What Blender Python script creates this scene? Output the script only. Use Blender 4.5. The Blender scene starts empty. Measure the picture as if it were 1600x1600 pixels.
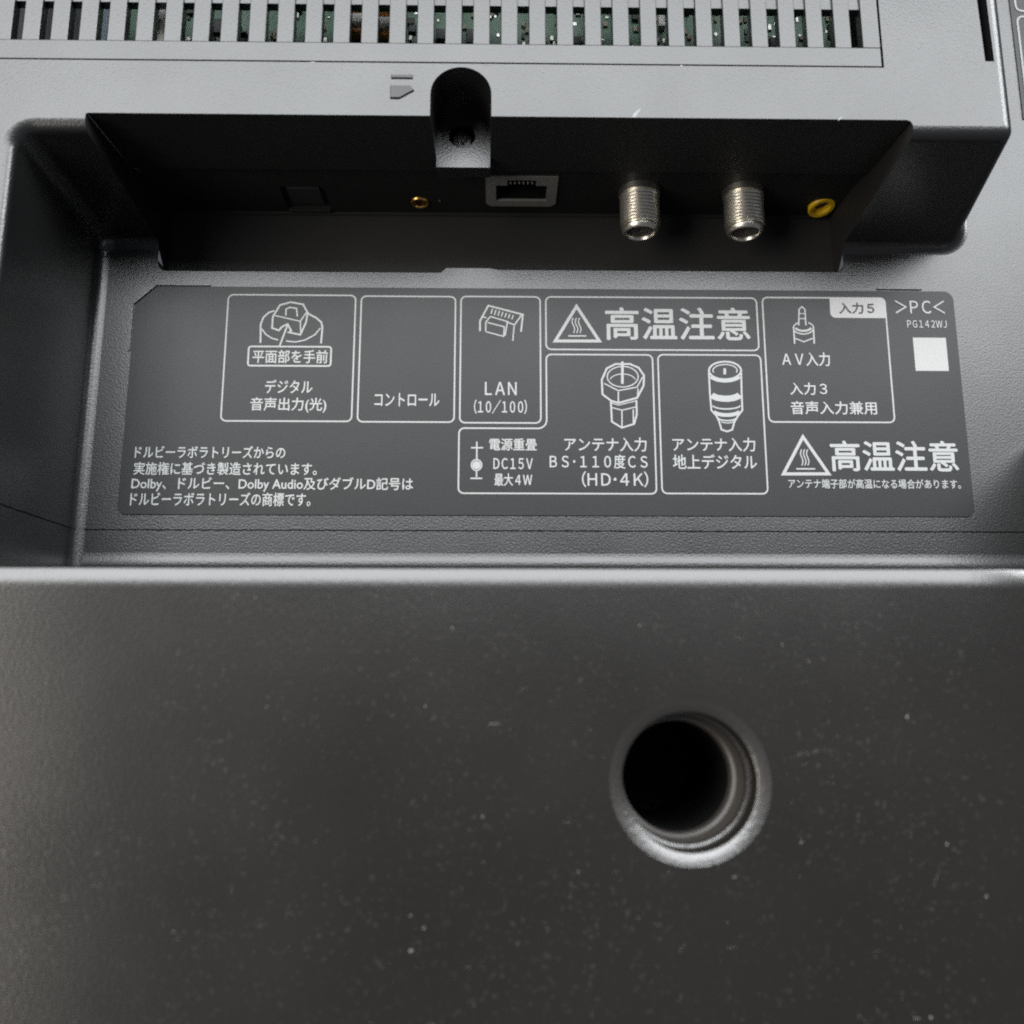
import bpy, bmesh, math, random
from mathutils import Vector, Matrix, geometry

random.seed(7)
scene = bpy.context.scene
col = scene.collection

# ------------------------------------------------------------------ units
# the panel is measured in millimetres: x to the right, z up, h towards the viewer
Z0 = 90.0


def P(x, z, h):
    return Vector((x, -h, z + Z0)) * 0.001


def D(x, z, h):
    return Vector((x, -h, z))


# ------------------------------------------------------------------ camera
cam_data = bpy.data.cameras.new('camera')
cam = bpy.data.objects.new('camera', cam_data)
col.objects.link(cam)
pitch, yaw = math.radians(11.4), math.radians(0.85)
fwd = D(math.sin(yaw) * math.cos(pitch), math.sin(pitch), -math.cos(yaw) * math.cos(pitch))
right = fwd.cross(Vector((0, 0, 1))).normalized()
up = right.cross(fwd).normalized()
rot = Matrix((right, up, -fwd)).transposed()
cam.matrix_world = Matrix.Translation(P(0, 0, 209)) @ rot.to_4x4()
cam_data.sensor_width = 36.0
cam_data.lens = 36.0 * 1490 / 1600
cam_data.clip_start = 0.01
cam_data.clip_end = 50.0
cam_data.dof.use_dof = True
cam_data.dof.focus_distance = 0.2165
cam_data.dof.aperture_fstop = 15.5
scene.camera = cam

# ------------------------------------------------------------------ world and lamps
world = bpy.data.worlds.new('World')
scene.world = world
world.use_nodes = True
bg = world.node_tree.nodes['Background']
bg.inputs['Color'].default_value = (0.80, 0.86, 1.0, 1)
bg.inputs['Strength'].default_value = 0.10


def area(name, pos, target, sx, sy, power, color):
    d = bpy.data.lights.new(name, 'AREA')
    d.shape = 'RECTANGLE'
    d.size, d.size_y = sx, sy
    d.energy = power
    d.color = color
    o = bpy.data.objects.new(name, d)
    col.objects.link(o)
    o.location = pos
    o.rotation_euler = (Vector(target) - Vector(pos)).to_track_quat('-Z', 'Y').to_euler()
    return o


tgt = P(0, 70, 0)
# a wide window in front of the panel, a smaller one far to the right, a dim warm lamp to the left
def aim(name, az, el, dist, sx, sy, radiance, color):
    """a lamp seen from the panel at azimuth az (right +) and elevation el, given by its brightness"""
    a_, e_ = math.radians(az), math.radians(el)
    pos = tgt + D(math.sin(a_) * math.cos(e_), math.sin(e_), math.cos(a_) * math.cos(e_)) * dist
    area(name, pos, tgt, sx, sy, radiance * math.pi * sx * sy, color)


aim('window_light', 0, 32, 1.8, 2.7, 1.0, 7.0, (0.95, 0.98, 1.0))
aim('side_window_light', 60, 31, 1.8, 0.5, 0.65, 15.0, (0.95, 0.98, 1.0))
aim('room_light', -46, -4, 1.8, 0.8, 1.5, 5.5, (1.0, 0.94, 0.86))

vs = scene.view_settings
vs.view_transform = 'Standard'
vs.look = 'None'
vs.exposure = 0.0
vs.gamma = 1.0
vs.use_curve_mapping = False
scene.render.engine = 'CYCLES'
scene.cycles.use_denoising = False
scene.cycles.pixel_filter_type = 'BLACKMAN_HARRIS'
scene.cycles.filter_width = 2.0
scene.cycles.max_bounces = 8
scene.cycles.caustics_reflective = False
scene.cycles.caustics_refractive = False


# ------------------------------------------------------------------ materials
def new_mat(name):
    m = bpy.data.materials.new(name)
    m.use_nodes = True
    return m, m.node_tree.nodes, m.node_tree.links, m.node_tree.nodes['Principled BSDF']


def plastic(name, color, rough, scale, strength, dist=0.00006, stretch=(1, 1, 1), spec=0.5, var=0.25, detail=2.0, rvar=0.06, ior=1.5, film=0.0):
    m, n, l, b = new_mat(name)
    tc = n.new('ShaderNodeTexCoord')
    mp = n.new('ShaderNodeMapping')
    mp.inputs['Scale'].default_value = stretch
    l.new(tc.outputs['Object'], mp.inputs['Vector'])
    no = n.new('ShaderNodeTexNoise')
    no.inputs['Scale'].default_value = scale
    no.inputs['Detail'].default_value = detail
    no.inputs['Roughness'].default_value = 0.6
    l.new(mp.outputs[0], no.inputs['Vector'])
    bu = n.new('ShaderNodeBump')
    bu.inputs['Strength'].default_value = strength
    bu.inputs['Distance'].default_value = dist
    l.new(no.outputs['Fac'], bu.inputs['Height'])
    l.new(bu.outputs[0], b.inputs['Normal'])
    # slow unevenness of the moulding in colour and gloss
    n2 = n.new('ShaderNodeTexNoise')
    n2.inputs['Scale'].default_value = 38.0
    n2.inputs['Detail'].default_value = 5.0
    l.new(tc.outputs['Object'], n2.inputs['Vector'])
    mx = n.new('ShaderNodeMix')
    mx.data_type = 'RGBA'
    mx.inputs['A'].default_value = tuple(c * (1 - var) for c in color) + (1,)
    mx.inputs['B'].default_value = tuple(c * (1 + var) for c in color) + (1,)
    l.new(n2.outputs['Fac'], mx.inputs['Factor'])
    colour = mx.outputs['Result']
    if film:                    # settled dust: dense faint speckle, thicker in some patches
        vo = n.new('ShaderNodeTexNoise')
        vo.inputs['Scale'].default_value = 1500.0
        vo.inputs['Detail'].default_value = 1.0
        l.new(tc.outputs['Object'], vo.inputs['Vector'])
        pa = n.new('ShaderNodeTexNoise')
        pa.inputs['Scale'].default_value = 55.0
        pa.inputs['Detail'].default_value = 6.0
        pa.inputs['Roughness'].default_value = 0.7
        l.new(tc.outputs['Object'], pa.inputs['Vector'])
        th = n.new('ShaderNodeMapRange')
        th.inputs['From Min'].default_value = 0.64
        th.inputs['From Max'].default_value = 0.80
        l.new(vo.outputs['Fac'], th.inputs['Value'])
        pm = n.new('ShaderNodeMapRange')
        pm.inputs['From Min'].default_value = 0.40
        pm.inputs['From Max'].default_value = 0.70
        pm.inputs['To Min'].default_value = 0.12
        l.new(pa.outputs['Fac'], pm.inputs['Value'])
        mu = n.new('ShaderNodeMath')
        mu.operation = 'MULTIPLY'
        l.new(th.outputs[0], mu.inputs[0])
        l.new(pm.outputs[0], mu.inputs[1])
        m2 = n.new('ShaderNodeMix')
        m2.data_type = 'RGBA'
        m2.inputs['B'].default_value = (film, film * 0.95, film * 0.88, 1)
        l.new(mu.outputs[0], m2.inputs['Factor'])
        l.new(colour, m2.inputs['A'])
        colour = m2.outputs['Result']
    l.new(colour, b.inputs['Base Color'])
    mr = n.new('ShaderNodeMapRange')
    mr.inputs['From Min'].default_value = 0.3
    mr.inputs['From Max'].default_value = 0.7
    mr.inputs['To Min'].default_value = rough - rvar
    mr.inputs['To Max'].default_value = rough + rvar
    l.new(n2.outputs['Fac'], mr.inputs['Value'])
    l.new(mr.outputs[0], b.inputs['Roughness'])
    b.inputs['Specular IOR Level'].default_value = spec
    b.inputs['IOR'].default_value = ior
    return m


def plain(name, color, rough=0.5, metallic=0.0, spec=0.5, bump=0.0, bscale=3000):
    m, n, l, b = new_mat(name)
    tc = n.new('ShaderNodeTexCoord')
    no = n.new('ShaderNodeTexNoise')
    no.inputs['Scale'].default_value = bscale
    l.new(tc.outputs['Object'], no.inputs['Vector'])
    mx = n.new('ShaderNodeMix')
    mx.data_type = 'RGBA'
    mx.inputs['A'].default_value = tuple(c * 0.85 for c in color) + (1,)
    mx.inputs['B'].default_value = tuple(min(1, c * 1.15) for c in color) + (1,)
    l.new(no.outputs['Fac'], mx.inputs['Factor'])
    l.new(mx.outputs['Result'], b.inputs['Base Color'])
    b.inputs['Roughness'].default_value = rough
    b.inputs['Metallic'].default_value = metallic
    b.inputs['Specular IOR Level'].default_value = spec
    if bump:
        bu = n.new('ShaderNodeBump')
        bu.inputs['Strength'].default_value = bump
        bu.inputs['Distance'].default_value = 0.00005
        l.new(no.outputs['Fac'], bu.inputs['Height'])
        l.new(bu.outputs[0], b.inputs['Normal'])
    return m


M = {}
M['shell'] = plastic('shell_plastic', (0.012, 0.0122, 0.0125), 0.31, 2100, 0.6, dist=0.00007, spec=0.95, rvar=0.03, detail=1.0)
M['grille'] = plastic('grille_plastic', (0.012, 0.0122, 0.0125), 0.31, 2300, 0.5, dist=0.00005, spec=0.95, rvar=0.03, detail=1.0)
M['label'] = plastic('label_plastic', (0.014, 0.014, 0.014), 0.40, 3200, 0.3, dist=0.00003, var=0.12, spec=0.40, rvar=0.03)
M['cover'] = plastic('cover_plastic', (0.0135, 0.0118, 0.0102), 0.245, 2000, 0.5, dist=0.00005, stretch=(1, 1, 0.5), var=0.2, rvar=0.015, spec=0.95, ior=1.55, film=0.065)
M['wall'] = plastic('port_bay_plastic', (0.018, 0.0175, 0.017), 0.6, 1800, 0.3, dist=0.00004, spec=0.3)
M['pocket'] = plastic('pocket_plastic', (0.026, 0.026, 0.026), 0.62, 2000, 0.4, dist=0.00005, spec=0.35)
M['mark'] = plastic('mark_plastic', (0.03, 0.03, 0.03), 0.48, 2600, 0.3, dist=0.00004, spec=0.8)
M['print'] = plain('white_print', (0.42, 0.43, 0.425), 0.55)
M['patch'] = plain('white_patch', (0.44, 0.44, 0.435), 0.6)
M['ink'] = plain('dark_ink', (0.05, 0.05, 0.05), 0.6)
M['nickel'] = plain('nickel', (0.88, 0.83, 0.73), 0.34, 1.0, bump=0.1, bscale=900)
M['shield'] = plain('tin_shield', (0.40, 0.39, 0.36), 0.45, 0.45, bump=0.1, bscale=700)
M['brass'] = plain('gold_plating', (0.80, 0.48, 0.14), 0.30, 1.0)
M['yellow'] = plain('yellow_plastic', (0.92, 0.56, 0.02), 0.42)
M['brown'] = plain('jack_bore', (0.10, 0.035, 0.008), 0.5)
M['black'] = plain('black_rubber', (0.008, 0.008, 0.008), 0.6, spec=0.2)
M['dielectric'] = plain('connector_dielectric', (0.10, 0.09, 0.08), 0.5)
M['screw'] = plain('blackened_steel', (0.5, 0.5, 0.49), 0.34, 1.0)
M['bore'] = plain('bore_plastic', (0.07, 0.063, 0.057), 0.36, 0.0, bump=0.2, bscale=600)
M['rim'] = plastic('worn_rim', (0.022, 0.019, 0.016), 0.29, 1100, 0.5, dist=0.00012, spec=1.0, ior=1.7, rvar=0.01)
M['pcb'] = plastic('solder_mask', (0.08, 0.20, 0.12), 0.40, 600, 0.2, var=0.45)
M['chip'] = plain('chip_epoxy', (0.02, 0.02, 0.022), 0.45)
M['ceramic'] = plain('ceramic_tan', (0.36, 0.31, 0.22), 0.5)
M['solder'] = plain('solder', (0.55, 0.55, 0.52), 0.4, 1.0)
M['white_part'] = plain('white_nylon', (0.75, 0.74, 0.70), 0.5)
M['orange_part'] = plain('orange_part', (0.70, 0.28, 0.08), 0.5)
M['alu'] = plain('aluminium', (0.62, 0.63, 0.65), 0.35, 1.0)
M['blue_part'] = plain('grey_blue_part', (0.16, 0.20, 0.26), 0.4)
M['chassis'] = plain('chassis_dark', (0.015, 0.015, 0.018), 0.6)
M['scuff'] = plain('scuffed_plastic', (0.36, 0.365, 0.37), 0.6)
M['dust'] = plain('dust', (0.26, 0.25, 0.23), 0.9, spec=0.1)


# ------------------------------------------------------------------ mesh helpers
class MB:
    def __init__(self):
        self.v, self.f = [], []

    def add(self, pts):
        i = len(self.v)
        self.v.extend(pts)
        return list(range(i, i + len(pts)))

    def face(self, *pts):
        self.f.append(self.add(list(pts)))

    def loft(self, rings, closed=False):
        ids = [self.add(r) for r in rings]
        n = len(rings[0])
        for a, b in zip(ids, ids[1:]):
            for i in range(n if closed else n - 1):
                j = (i + 1) % n
                self.f.append((a[i], a[j], b[j], b[i]))
        return ids

    def fill(self, loops):
        """fill an outline with holes; loops of (x, z, h)"""
        tris = geometry.tessellate_polygon([[Vector(p) for p in lp] for lp in loops])
        flat = [p for lp in loops for p in lp]
        ids = self.add(flat)
        for t in tris:
            self.f.append([ids[k] for k in t])

    def box(self, x0, x1, z0, z1, h0, h1, c=0.0):
        """box with its front edges cut off by c"""
        lo = [(x0, z0, h0), (x1, z0, h0), (x1, z1, h0), (x0, z1, h0)]
        mid = [(x0, z0, h1 - c), (x1, z0, h1 - c), (x1, z1, h1 - c), (x0, z1, h1 - c)]
        hi = [(x0 + c, z0 + c, h1), (x1 - c, z0 + c, h1), (x1 - c, z1 - c, h1), (x0 + c, z1 - c, h1)]
        ids = self.loft([lo, mid, hi] if c else [lo, hi], True)
        self.f.append(ids[-1])
        self.f.append(ids[0][::-1])

    def cyl(self, cx, cz, prof, n=32, cap0=False, cap1=False):
        """rings round an axis along h: prof of (radius, h)"""
        rings = [[(cx + r * math.cos(2 * math.pi * i / n), cz + r * math.sin(2 * math.pi * i / n), h) for i in range(n)] for r, h in prof]
        ids = self.loft(rings, True)
        if cap0:
            self.f.append(ids[0])
        if cap1:
            self.f.append(ids[-1])

    def lathe_z(self, cx, ch, prof, n=32, cap0=False, cap1=False):
        """rings round an axis along z: prof of (radius, z)"""
        rings = [[(cx + r * math.cos(2 * math.pi * i / n), z, ch + r * math.sin(2 * math.pi * i / n)) for i in range(n)] for r, z in prof]
        ids = self.loft(rings, True)
        if cap0:
            self.f.append(ids[0])
        if cap1:
            self.f.append(ids[-1])

    def build(self, name, mat, parent=None, smooth=35, at=None, normals=True, weighted=False):
        me = bpy.data.meshes.new(name)
        o3 = Vector(at) if at else None
        me.from_pydata([(P(*p) - (P(*at) if at else Vector((0, 0, 0)))) for p in self.v], [], [list(f) for f in self.f])
        bm = bmesh.new()
        bm.from_mesh(me)
        bmesh.ops.remove_doubles(bm, verts=bm.verts, dist=0.000002)
        if normals:
            bmesh.ops.recalc_face_normals(bm, faces=bm.faces)
        bm.to_mesh(me)
        bm.free()
        if smooth:
            for p in me.polygons:
                p.use_smooth = True
            me.set_sharp_from_angle(angle=math.radians(smooth))
            if weighted:        # level faces stay truly level
                for p in me.polygons:
                    if abs(p.normal.y) > 0.999995:
                        p.use_smooth = False
        me.materials.append(mat)
        o = link(name, me, parent, at)
        if weighted:
            wn = o.modifiers.new('weighted_normals', 'WEIGHTED_NORMAL')
            wn.keep_sharp = True
        return o


def link(name, me, parent=None, at=None):
    o = bpy.data.objects.new(name, me)
    col.objects.link(o)
    if at:
        o.location = P(*at)
    if parent:
        o.parent = parent
        if at and parent.type == 'MESH':
            o.location = P(*at) - parent_origin(parent)
    return o


def parent_origin(o):
    p = Vector(o.location)
    if o.parent:
        p += parent_origin(o.parent)
    return p


def arc(cx, cz, r, a0, a1, n):
    return [(cx + r * math.cos(math.radians(a0 + (a1 - a0) * i / n)), cz + r * math.sin(math.radians(a0 + (a1 - a0) * i / n))) for i in range(n + 1)]


def rounded(x0, x1, z0, z1, r, n=5):
    return arc(x1 - r, z0 + r, r, -90, 0, n) + arc(x1 - r, z1 - r, r, 0, 90, n) + arc(x0 + r, z1 - r, r, 90, 180, n) + arc(x0 + r, z0 + r, r, 180, 270, n)


def ribbon(pts, w, closed):
    """inner and outer edge of a mitred stroke"""
    n = len(pts)
    out_, in_ = [], []
    for i in range(n):
        p = Vector(pts[i])
        a = Vector(pts[i - 1]) if (i > 0 or closed) else None
        b = Vector(pts[(i + 1) % n]) if (i < n - 1 or closed) else None
        d1 = (p - a).normalized() if a is not None and (p - a).length > 1e-6 else None
        d2 = (b - p).normalized() if b is not None and (b - p).length > 1e-6 else None
        d1 = d1 or d2
        d2 = d2 or d1
        n1, n2 = Vector((-d1.y, d1.x)), Vector((-d2.y, d2.x))
        m = n1 + n2
        if m.length < 1e-4:
            m = n1.copy()
        m.normalize()
        k = min(1.0 / max(m.dot(n1), 0.3), 2.2)
        out_.append(p + m * w / 2 * k)
        in_.append(p - m * w / 2 * k)
    return out_, in_


# ------------------------------------------------------------------ the television
tv = bpy.data.objects.new('television', None)
col.objects.link(tv)
tv['label'] = 'black plastic back of a television with vents, sockets and printed label'
tv['category'] = 'television'

HF = 36.0                       # front face of the raised housing; the label floor is h = 0
XL, XLD = -97.0, 3.5            # left wall of the bay and its draft
ZU, ZUD = 113.0, 6.0            # underside of the raised housing
XR, XRD = 104.8, 5.5            # right end of the raised housing
R1, R2 = 2.2, 2.2
CUT_L, CUT_R, ZC = -83.0, 84.0, 116.4   # port bay cut into the underside
SPLIT = 38.0                    # joint line between the housing and the lower panel


def cut_l(h):
    return CUT_L + 3.0 * (HF - h) / HF


def cut_r(h):
    return CUT_R - 2.3 * (HF - h) / HF


levels = []
for i in range(6):
    a = math.radians(90 * i / 5)
    levels.append((-R1 + R1 * math.sin(a), HF - R1 + R1 * math.cos(a)))
levels.append((0.0, HF * 0.5))
for i in range(7):
    a = math.radians(90 * i / 6)
    levels.append((R2 - R2 * math.cos(a), R2 - R2 * math.sin(a)))


def ring_left(n, h):
    t = (HF - h) / HF
    x, z, r = XL + XLD * t + n, ZU - ZUD * t - n, max(4.2 - n - 0.6 * t, 0.8)
    pts = [(x, SPLIT, h)] + [(px, pz, h) for px, pz in arc(x + r, z - r, r, 180, 90, 8)] + [(cut_l(h), z, h)]
    return pts


def ring_right(n, h):
    t = (HF - h) / HF
    x, z, r = XR + XRD * t + n, ZU - ZUD * t - n, 2.6 + n + 2.5 * t
    return [(cut_r(h), z, h)] + [(px, pz, h) for px, pz in arc(x - r, z + r, r, -90, 0, 8)] + [(x, 215.0, h)]


# ---- raised housing with its bay
sh = MB()
sh.loft([ring_left(n, h) for n, h in levels])
sh.loft([ring_right(n, h) for n, h in levels])
n0, h0 = levels[0]
UX0, UX1, UZT = -14.0, -1.6, 127.5
ur = (UX1 - UX0) / 2
ucx = (UX0 + UX1) / 2
uarc = arc(ucx, UZT - ur, ur, 180, 0, 24)
front = ([(-150, 215, HF), (-150, SPLIT, HF)] + ring_left(n0, h0) + [(CUT_L, ZC - 0.3, HF), (CUT_L + 0.3, ZC, HF)] + [(UX0, ZC, HF)]
         + [(x, z, HF) for x, z in uarc] + [(UX1, ZC, HF), (CUT_R - 1.2, ZC, HF), (CUT_R - 0.35, ZC - 0.35, HF), (CUT_R, ZC - 1.2, HF)] + ring_right(n0, h0))
G = (-140.0, 79.1, 128.3, 205.0)            # opening for the vent grille
grille_hole = [(G[0], G[2], HF), (G[1], G[2], HF), (G[1], G[3], HF), (G[0], G[3], HF)]
S = (99.7, 102.1, 130.0, 205.0)             # long slot near the right end
slot_hole = [(S[0] + 0.5, S[2], HF), (S[1], S[2], HF), (S[1] - 1.0, S[3], HF), (S[0] - 1.2, S[3], HF)]
sh.fill([front, grille_hole, slot_hole])
for hole, depth in ((grille_hole, 3.0), (slot_hole, 9.0)):
    sh.loft([hole, [(x, z, HF - depth) for x, z, h in hole]], True)
# bay: underside, lip, side walls
by = MB()
HP = 15.5
UH = 21.0                                   # floor of the screw channel
ui = 0.35
by.fill([[(CUT_L + 0.3, ZC, HF), (UX0, ZC, HF), (UX0 + ui, ZC, UH), (UX1 - ui, ZC, UH), (UX1, ZC, HF), (CUT_R - 0.3, ZC, HF), (cut_r(HP), ZC, HP + 0.3), (cut_l(HP), ZC, HP + 0.3)]])
by.loft([[(cut_l(HP), ZC, HP + 0.3), (cut_r(HP), ZC, HP + 0.3)], [(cut_l(HP), ZC + 0.3, HP), (cut_r(HP), ZC + 0.3, HP)], [(cut_l(HP), 119.5, HP), (cut_r(HP), 119.5, HP)]])
for cut, ring, k in ((cut_l, ring_left, -1), (cut_r, ring_right, 0)):
    rows = [[ring(n, h)[k], (cut(h), 119.5 if h < HP else ZC, h)] for n, h in levels]
    rows.append([(cut(-5.5), 99.0, -5.5), (cut(-5.5), 119.5, -5.5)])
    by.loft(rows)
by.build('socket_bay', M['wall'], tv, smooth=30)
# screw channel
chan0 = [(UX0, ZC, HF)] + [(x, z, HF) for x, z in uarc] + [(UX1, ZC, HF)]
uarc2 = arc(ucx, UZT - ur, ur - ui, 180, 0, 24)
chan1 = [(UX0 + ui, ZC, UH)] + [(x, z, UH) for x, z in uarc2] + [(UX1 - ui, ZC, UH)]
sh.loft([chan0, chan1])
sh.box(UX0 + ui, UX1 - ui, 114.1, ZC + 0.05, UH - 4, UH - 0.001)
SX, SZ, SR = -8.1, 121.6, 2.9
shole = [(x, z, UH) for x, z in arc(SX, SZ, SR, 0, 345, 23)]
sh.fill([chan1, shole])
sh.loft([shole, [(x, z, UH - 7) for x, z, h in shole]], True)
# label floor
nb, hb = levels[-1]
rl, rr = ring_left(nb, hb), ring_right(nb, hb)
PZ = 100.0
lip = [(cut_l(0), PZ + 2.2, 0)] + [(x, z, 0) for x, z in arc(cut_l(0) + 2.2, PZ - 0.5 + 2.2, 2.2, 180, 270, 6)] + \
      [(-13.6, PZ - 0.5, 0), (-12.4, PZ + 0.7, 0), (-2.0, PZ + 0.7, 0), (-0.2, PZ + 0.3, 0)] + \
      [(x, z, 0) for x, z in arc(cut_r(0) - 1.6, PZ + 0.3 + 1.6, 1.6, 270, 360, 6)]
floor_loop = rl + lip + rr + [(150, 215, 0), (150, SPLIT, 0)]
sh.fill([floor_loop])
shell = sh.build('housing', M['shell'], tv, smooth=40, weighted=True)
pk = MB()
lip2 = [(x, z, -0.6) for x, z, h in lip]
pk.loft([lip, lip2, [(x, z, -5.5) for x, z, h in lip2]])
pk.fill([[(cut_l(-5.5), 98.5, -5.5), (cut_r(-5.5), 98.5, -5.5), (cut_r(-5.5), 120, -5.5), (cut_l(-5.5), 120, -5.5)]])
pk.build('plug_pocket', M['pocket'], tv, smooth=30)

# ---- lower panel below the joint line
lp = MB()
LT = SPLIT - 0.26


def ring_low(n, h):
    t = (HF - h) / HF
    x = XL + XLD * t + n
    return [(x, LT, h), (x, 5.0, h)]


lp.loft([ring_low(n, h) for n, h in levels])
x_in = ring_low(*levels[0])[0][0]
lp.fill([[(-150, LT, HF), (x_in, LT, HF), (x_in, 5, HF), (-150, 5, HF)]])
x_fl = ring_low(*levels[-1])[0][0]
prof = [(LT, 0.0)]
for i in range(13):
    a = math.radians(76 * i / 12)
    prof.append((32.8 - 6.5 * math.sin(a), 6.5 - 6.5 * math.cos(a)))
prof += [(24.2, 33.0), (23.6, 33.8)]
prof.append((18.0, 33.8))
lp.loft([[(x, z, h) for z, h in prof] for x in (x_fl, 40.0, 150.0)])
# bottom of the joint
lp.box(-92.0, 150, SPLIT - 3, SPLIT + 3, -3.0, -0.9)
lp.loft([[(XL + XLD * (HF - h) / HF - 0.9, SPLIT + 2, h), (XL + XLD * (HF - h) / HF - 0.9, SPLIT - 2, h)] for h in (HF, -2)])
lp.build('lower_panel', M['shell'], tv, smooth=40, weighted=True)

# ---- unseen block added past the label floor's right end, darkening its window reflection
bp = MB()
bp.loft([[(x, z, h) for x, z in rounded(121.6 + k, 150, 0, 61 - k, 4.0)] for k, h in ((-0.4, -0.3), (0.0, 0.6), (3.0, 38.0), (4.0, 39.0))], True)
bp.fill([[(x, z, 39.0) for x, z in rounded(125.6, 150, 0, 57, 4.0)]])
bp.build('reflection_blocker', M['shell'], tv, smooth=40, weighted=True)

# ---- back wall inside the housing
ch = MB()
ch.box(-150, 103.5, 120.5, 215, 6.0, 8.0)
ch.build('inner_tray', M['chassis'], tv, smooth=0)

# ---- vent grille: frame, cross bar and single slats
PITCH, SLOT = 5.755, 2.35
slot_x = [-98.68 + PITCH * i for i in range(-4, 31)]
GH = HF - 0.12
gf = MB()
gap = 0.33
gf.box(G[0] + gap, G[1] - gap, G[2] + gap, 133.0, HF - 2.6, GH, 0.12)
gf.box(slot_x[-1] + SLOT / 2, G[1] - gap, 133.0, G[3], HF - 2.6, GH, 0.10)
gf.box(G[0] + gap, slot_x[-1] + SLOT / 2 + 0.1, 142.4, 147.0, HF - 2.8, GH - 0.55)
for x in slot_x:                # sloping foot of every slot
    gf.loft([[(x - SLOT / 2, 132.9, GH - 0.25), (x + SLOT / 2, 132.9, GH - 0.25)], [(x - SLOT / 2, 134.05, GH - 1.7), (x + SLOT / 2, 134.05, GH - 1.7)], [(x - SLOT / 2, 134.05, GH - 2.6), (x + SLOT / 2, 134.05, GH - 2.6)]])
grille = gf.build('vent_grille', M['grille'], tv, smooth=30)
sm = MB()
sw = PITCH - SLOT
sm.box(-sw / 2, sw / 2, 132.9, G[3], HF - 2.6, GH, 0.10)
slat0 = sm.build('slat', M['grille'], grille, smooth=30)
slat0.location.x = (slot_x[0] - PITCH / 2) * 0.001
for x in slot_x[1:]:
    s = slat0.copy()
    s.parent = grille
    s.location.x = (x - PITCH / 2) * 0.001
    col.objects.link(s)

# ---- circuit board behind the grille
HB = 25.0
bd = MB()
bd.box(-84.0, 73.5, 130.0, 212.0, HB - 1.6, HB, 0.0)
board = bd.build('circuit_board', M['pcb'], tv, smooth=0)


def part_box(name, x, z, sx, sz, sh_, mat, c=0.15, base=None):
    b0 = HB - 0.05 if base is None else base
    mb = MB()
    mb.box(x - sx / 2, x + sx / 2, z - sz / 2, z + sz / 2, b0, b0 + sh_, c)
    return mb.build(name, M[mat], board, smooth=0)


def slot_c(i):                  # x of slot i counted from the left edge of the picture
    return -98.68 + PITCH * i


def seen(x, h):                 # where a point behind slot centre x lies at depth h
    return x * (209 - h) / (209 - HF)


rng = random.Random(11)
for i in range(6, 30):
    x = seen(slot_c(i), HB)
    for k in range(rng.choice((4, 5, 6, 7))):
        kind = rng.random()
        zz = 140.6 + rng.random() * 10
        xx = x + rng.uniform(-1.3, 1.3)
        if kind < 0.45:
            part_box('ceramic_capacitor', xx, zz, rng.uniform(0.6, 1.1), rng.uniform(0.9, 1.7), 0.6, rng.choice(('ceramic', 'solder', 'ceramic')), 0.08)
        elif kind < 0.7:
            part_box('solder_pad', xx, zz, rng.uniform(0.5, 0.9), rng.uniform(0.5, 1.2), 0.22, 'solder', 0.06)
        elif kind < 0.9:
            part_box('chip', xx, zz, rng.uniform(1.2, 2.6), rng.uniform(1.5, 3.6), 0.9, 'chip', 0.12)
        else:
            part_box('resistor', xx, zz, 0.7, 1.4, 0.4, 'chip', 0.06)
for i, z in ((12, 150.5), (12, 144.6), (13, 149.5), (13, 143.8)):
    part_box('terminal_block', seen(slot_c(i), HB + 4), z, 4.6, 2.6, 3.8, 'white_part', 0.3)
    part_box('terminal_screw', seen(slot_c(i), HB + 4) + 0.5, z - 2.2, 3.6, 0.9, 3.0, 'orange_part', 0.2)
part_box('ribbon_cable', seen(slot_c(5), HB + 4), 152, 3.0, 30, 4.2, 'white_part', 0.3)
part_box('heat_sink', seen(slot_c(3), 20), 150, 4.2, 14, 7.0, 'blue_part', 0.4, base=14)
part_box('coil', seen(slot_c(4), 20), 153, 4.6, 6, 6.0, 'alu', 0.8, base=14)
part_box('coil', seen(slot_c(4), 20), 144, 4.0, 5, 6.0, 'chassis', 0.8, base=14)
part_box('connector_housing', seen(slot_c(23), HB + 2), 146.5, 1.5, 3.0, 1.8, 'white_part', 0.2)

# ---- screw in its channel
sc = MB()
sc.cyl(SX, SZ, [(2.3, UH - 7), (2.3, UH - 2.4), (2.0, UH - 1.8), (1.25, UH - 1.5)], 32)
sc.cyl(SX, SZ, [(1.25, UH - 1.5), (1.1, UH - 2.9), (0.0001, UH - 2.9)], 6)
screw = sc.build('screw', M['screw'], tv, smooth=30)
wp = MB()
wp.cyl(SX, SZ, [(0.45, UH - 2.9), (0.40, UH - 2.2), (0.2, UH - 1.9), (0.0001, UH - 1.85)], 16)
wp.build('drive_pin', M['solder'], screw, smooth=60)

# ---- moulded mark beside the channel
mk = MB()
mk.box(-22.0, -17.6, 124.7, 125.5, HF - 0.1, HF + 0.32, 0.14)
pent = [(-22.1, 120.2), (-20.2, 120.2), (-17.3, 122.0), (-18.2, 123.0), (-22.1, 123.0)]
mk.loft([[(x, z, HF - 0.1) for x, z in pent], [(x, z, HF + 0.28) for x, z in pent], [(x * 0.94 - 20.0 * 0.06, z * 0.94 + 121.7 * 0.06, HF + 0.38) for x, z in pent]], True)
mk.fill([[(x * 0.94 - 20.0 * 0.06, z * 0.94 + 121.7 * 0.06, HF + 0.38) for x, z in pent]])
mk.build('moulded_mark', M['mark'], tv, smooth=20)

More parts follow.
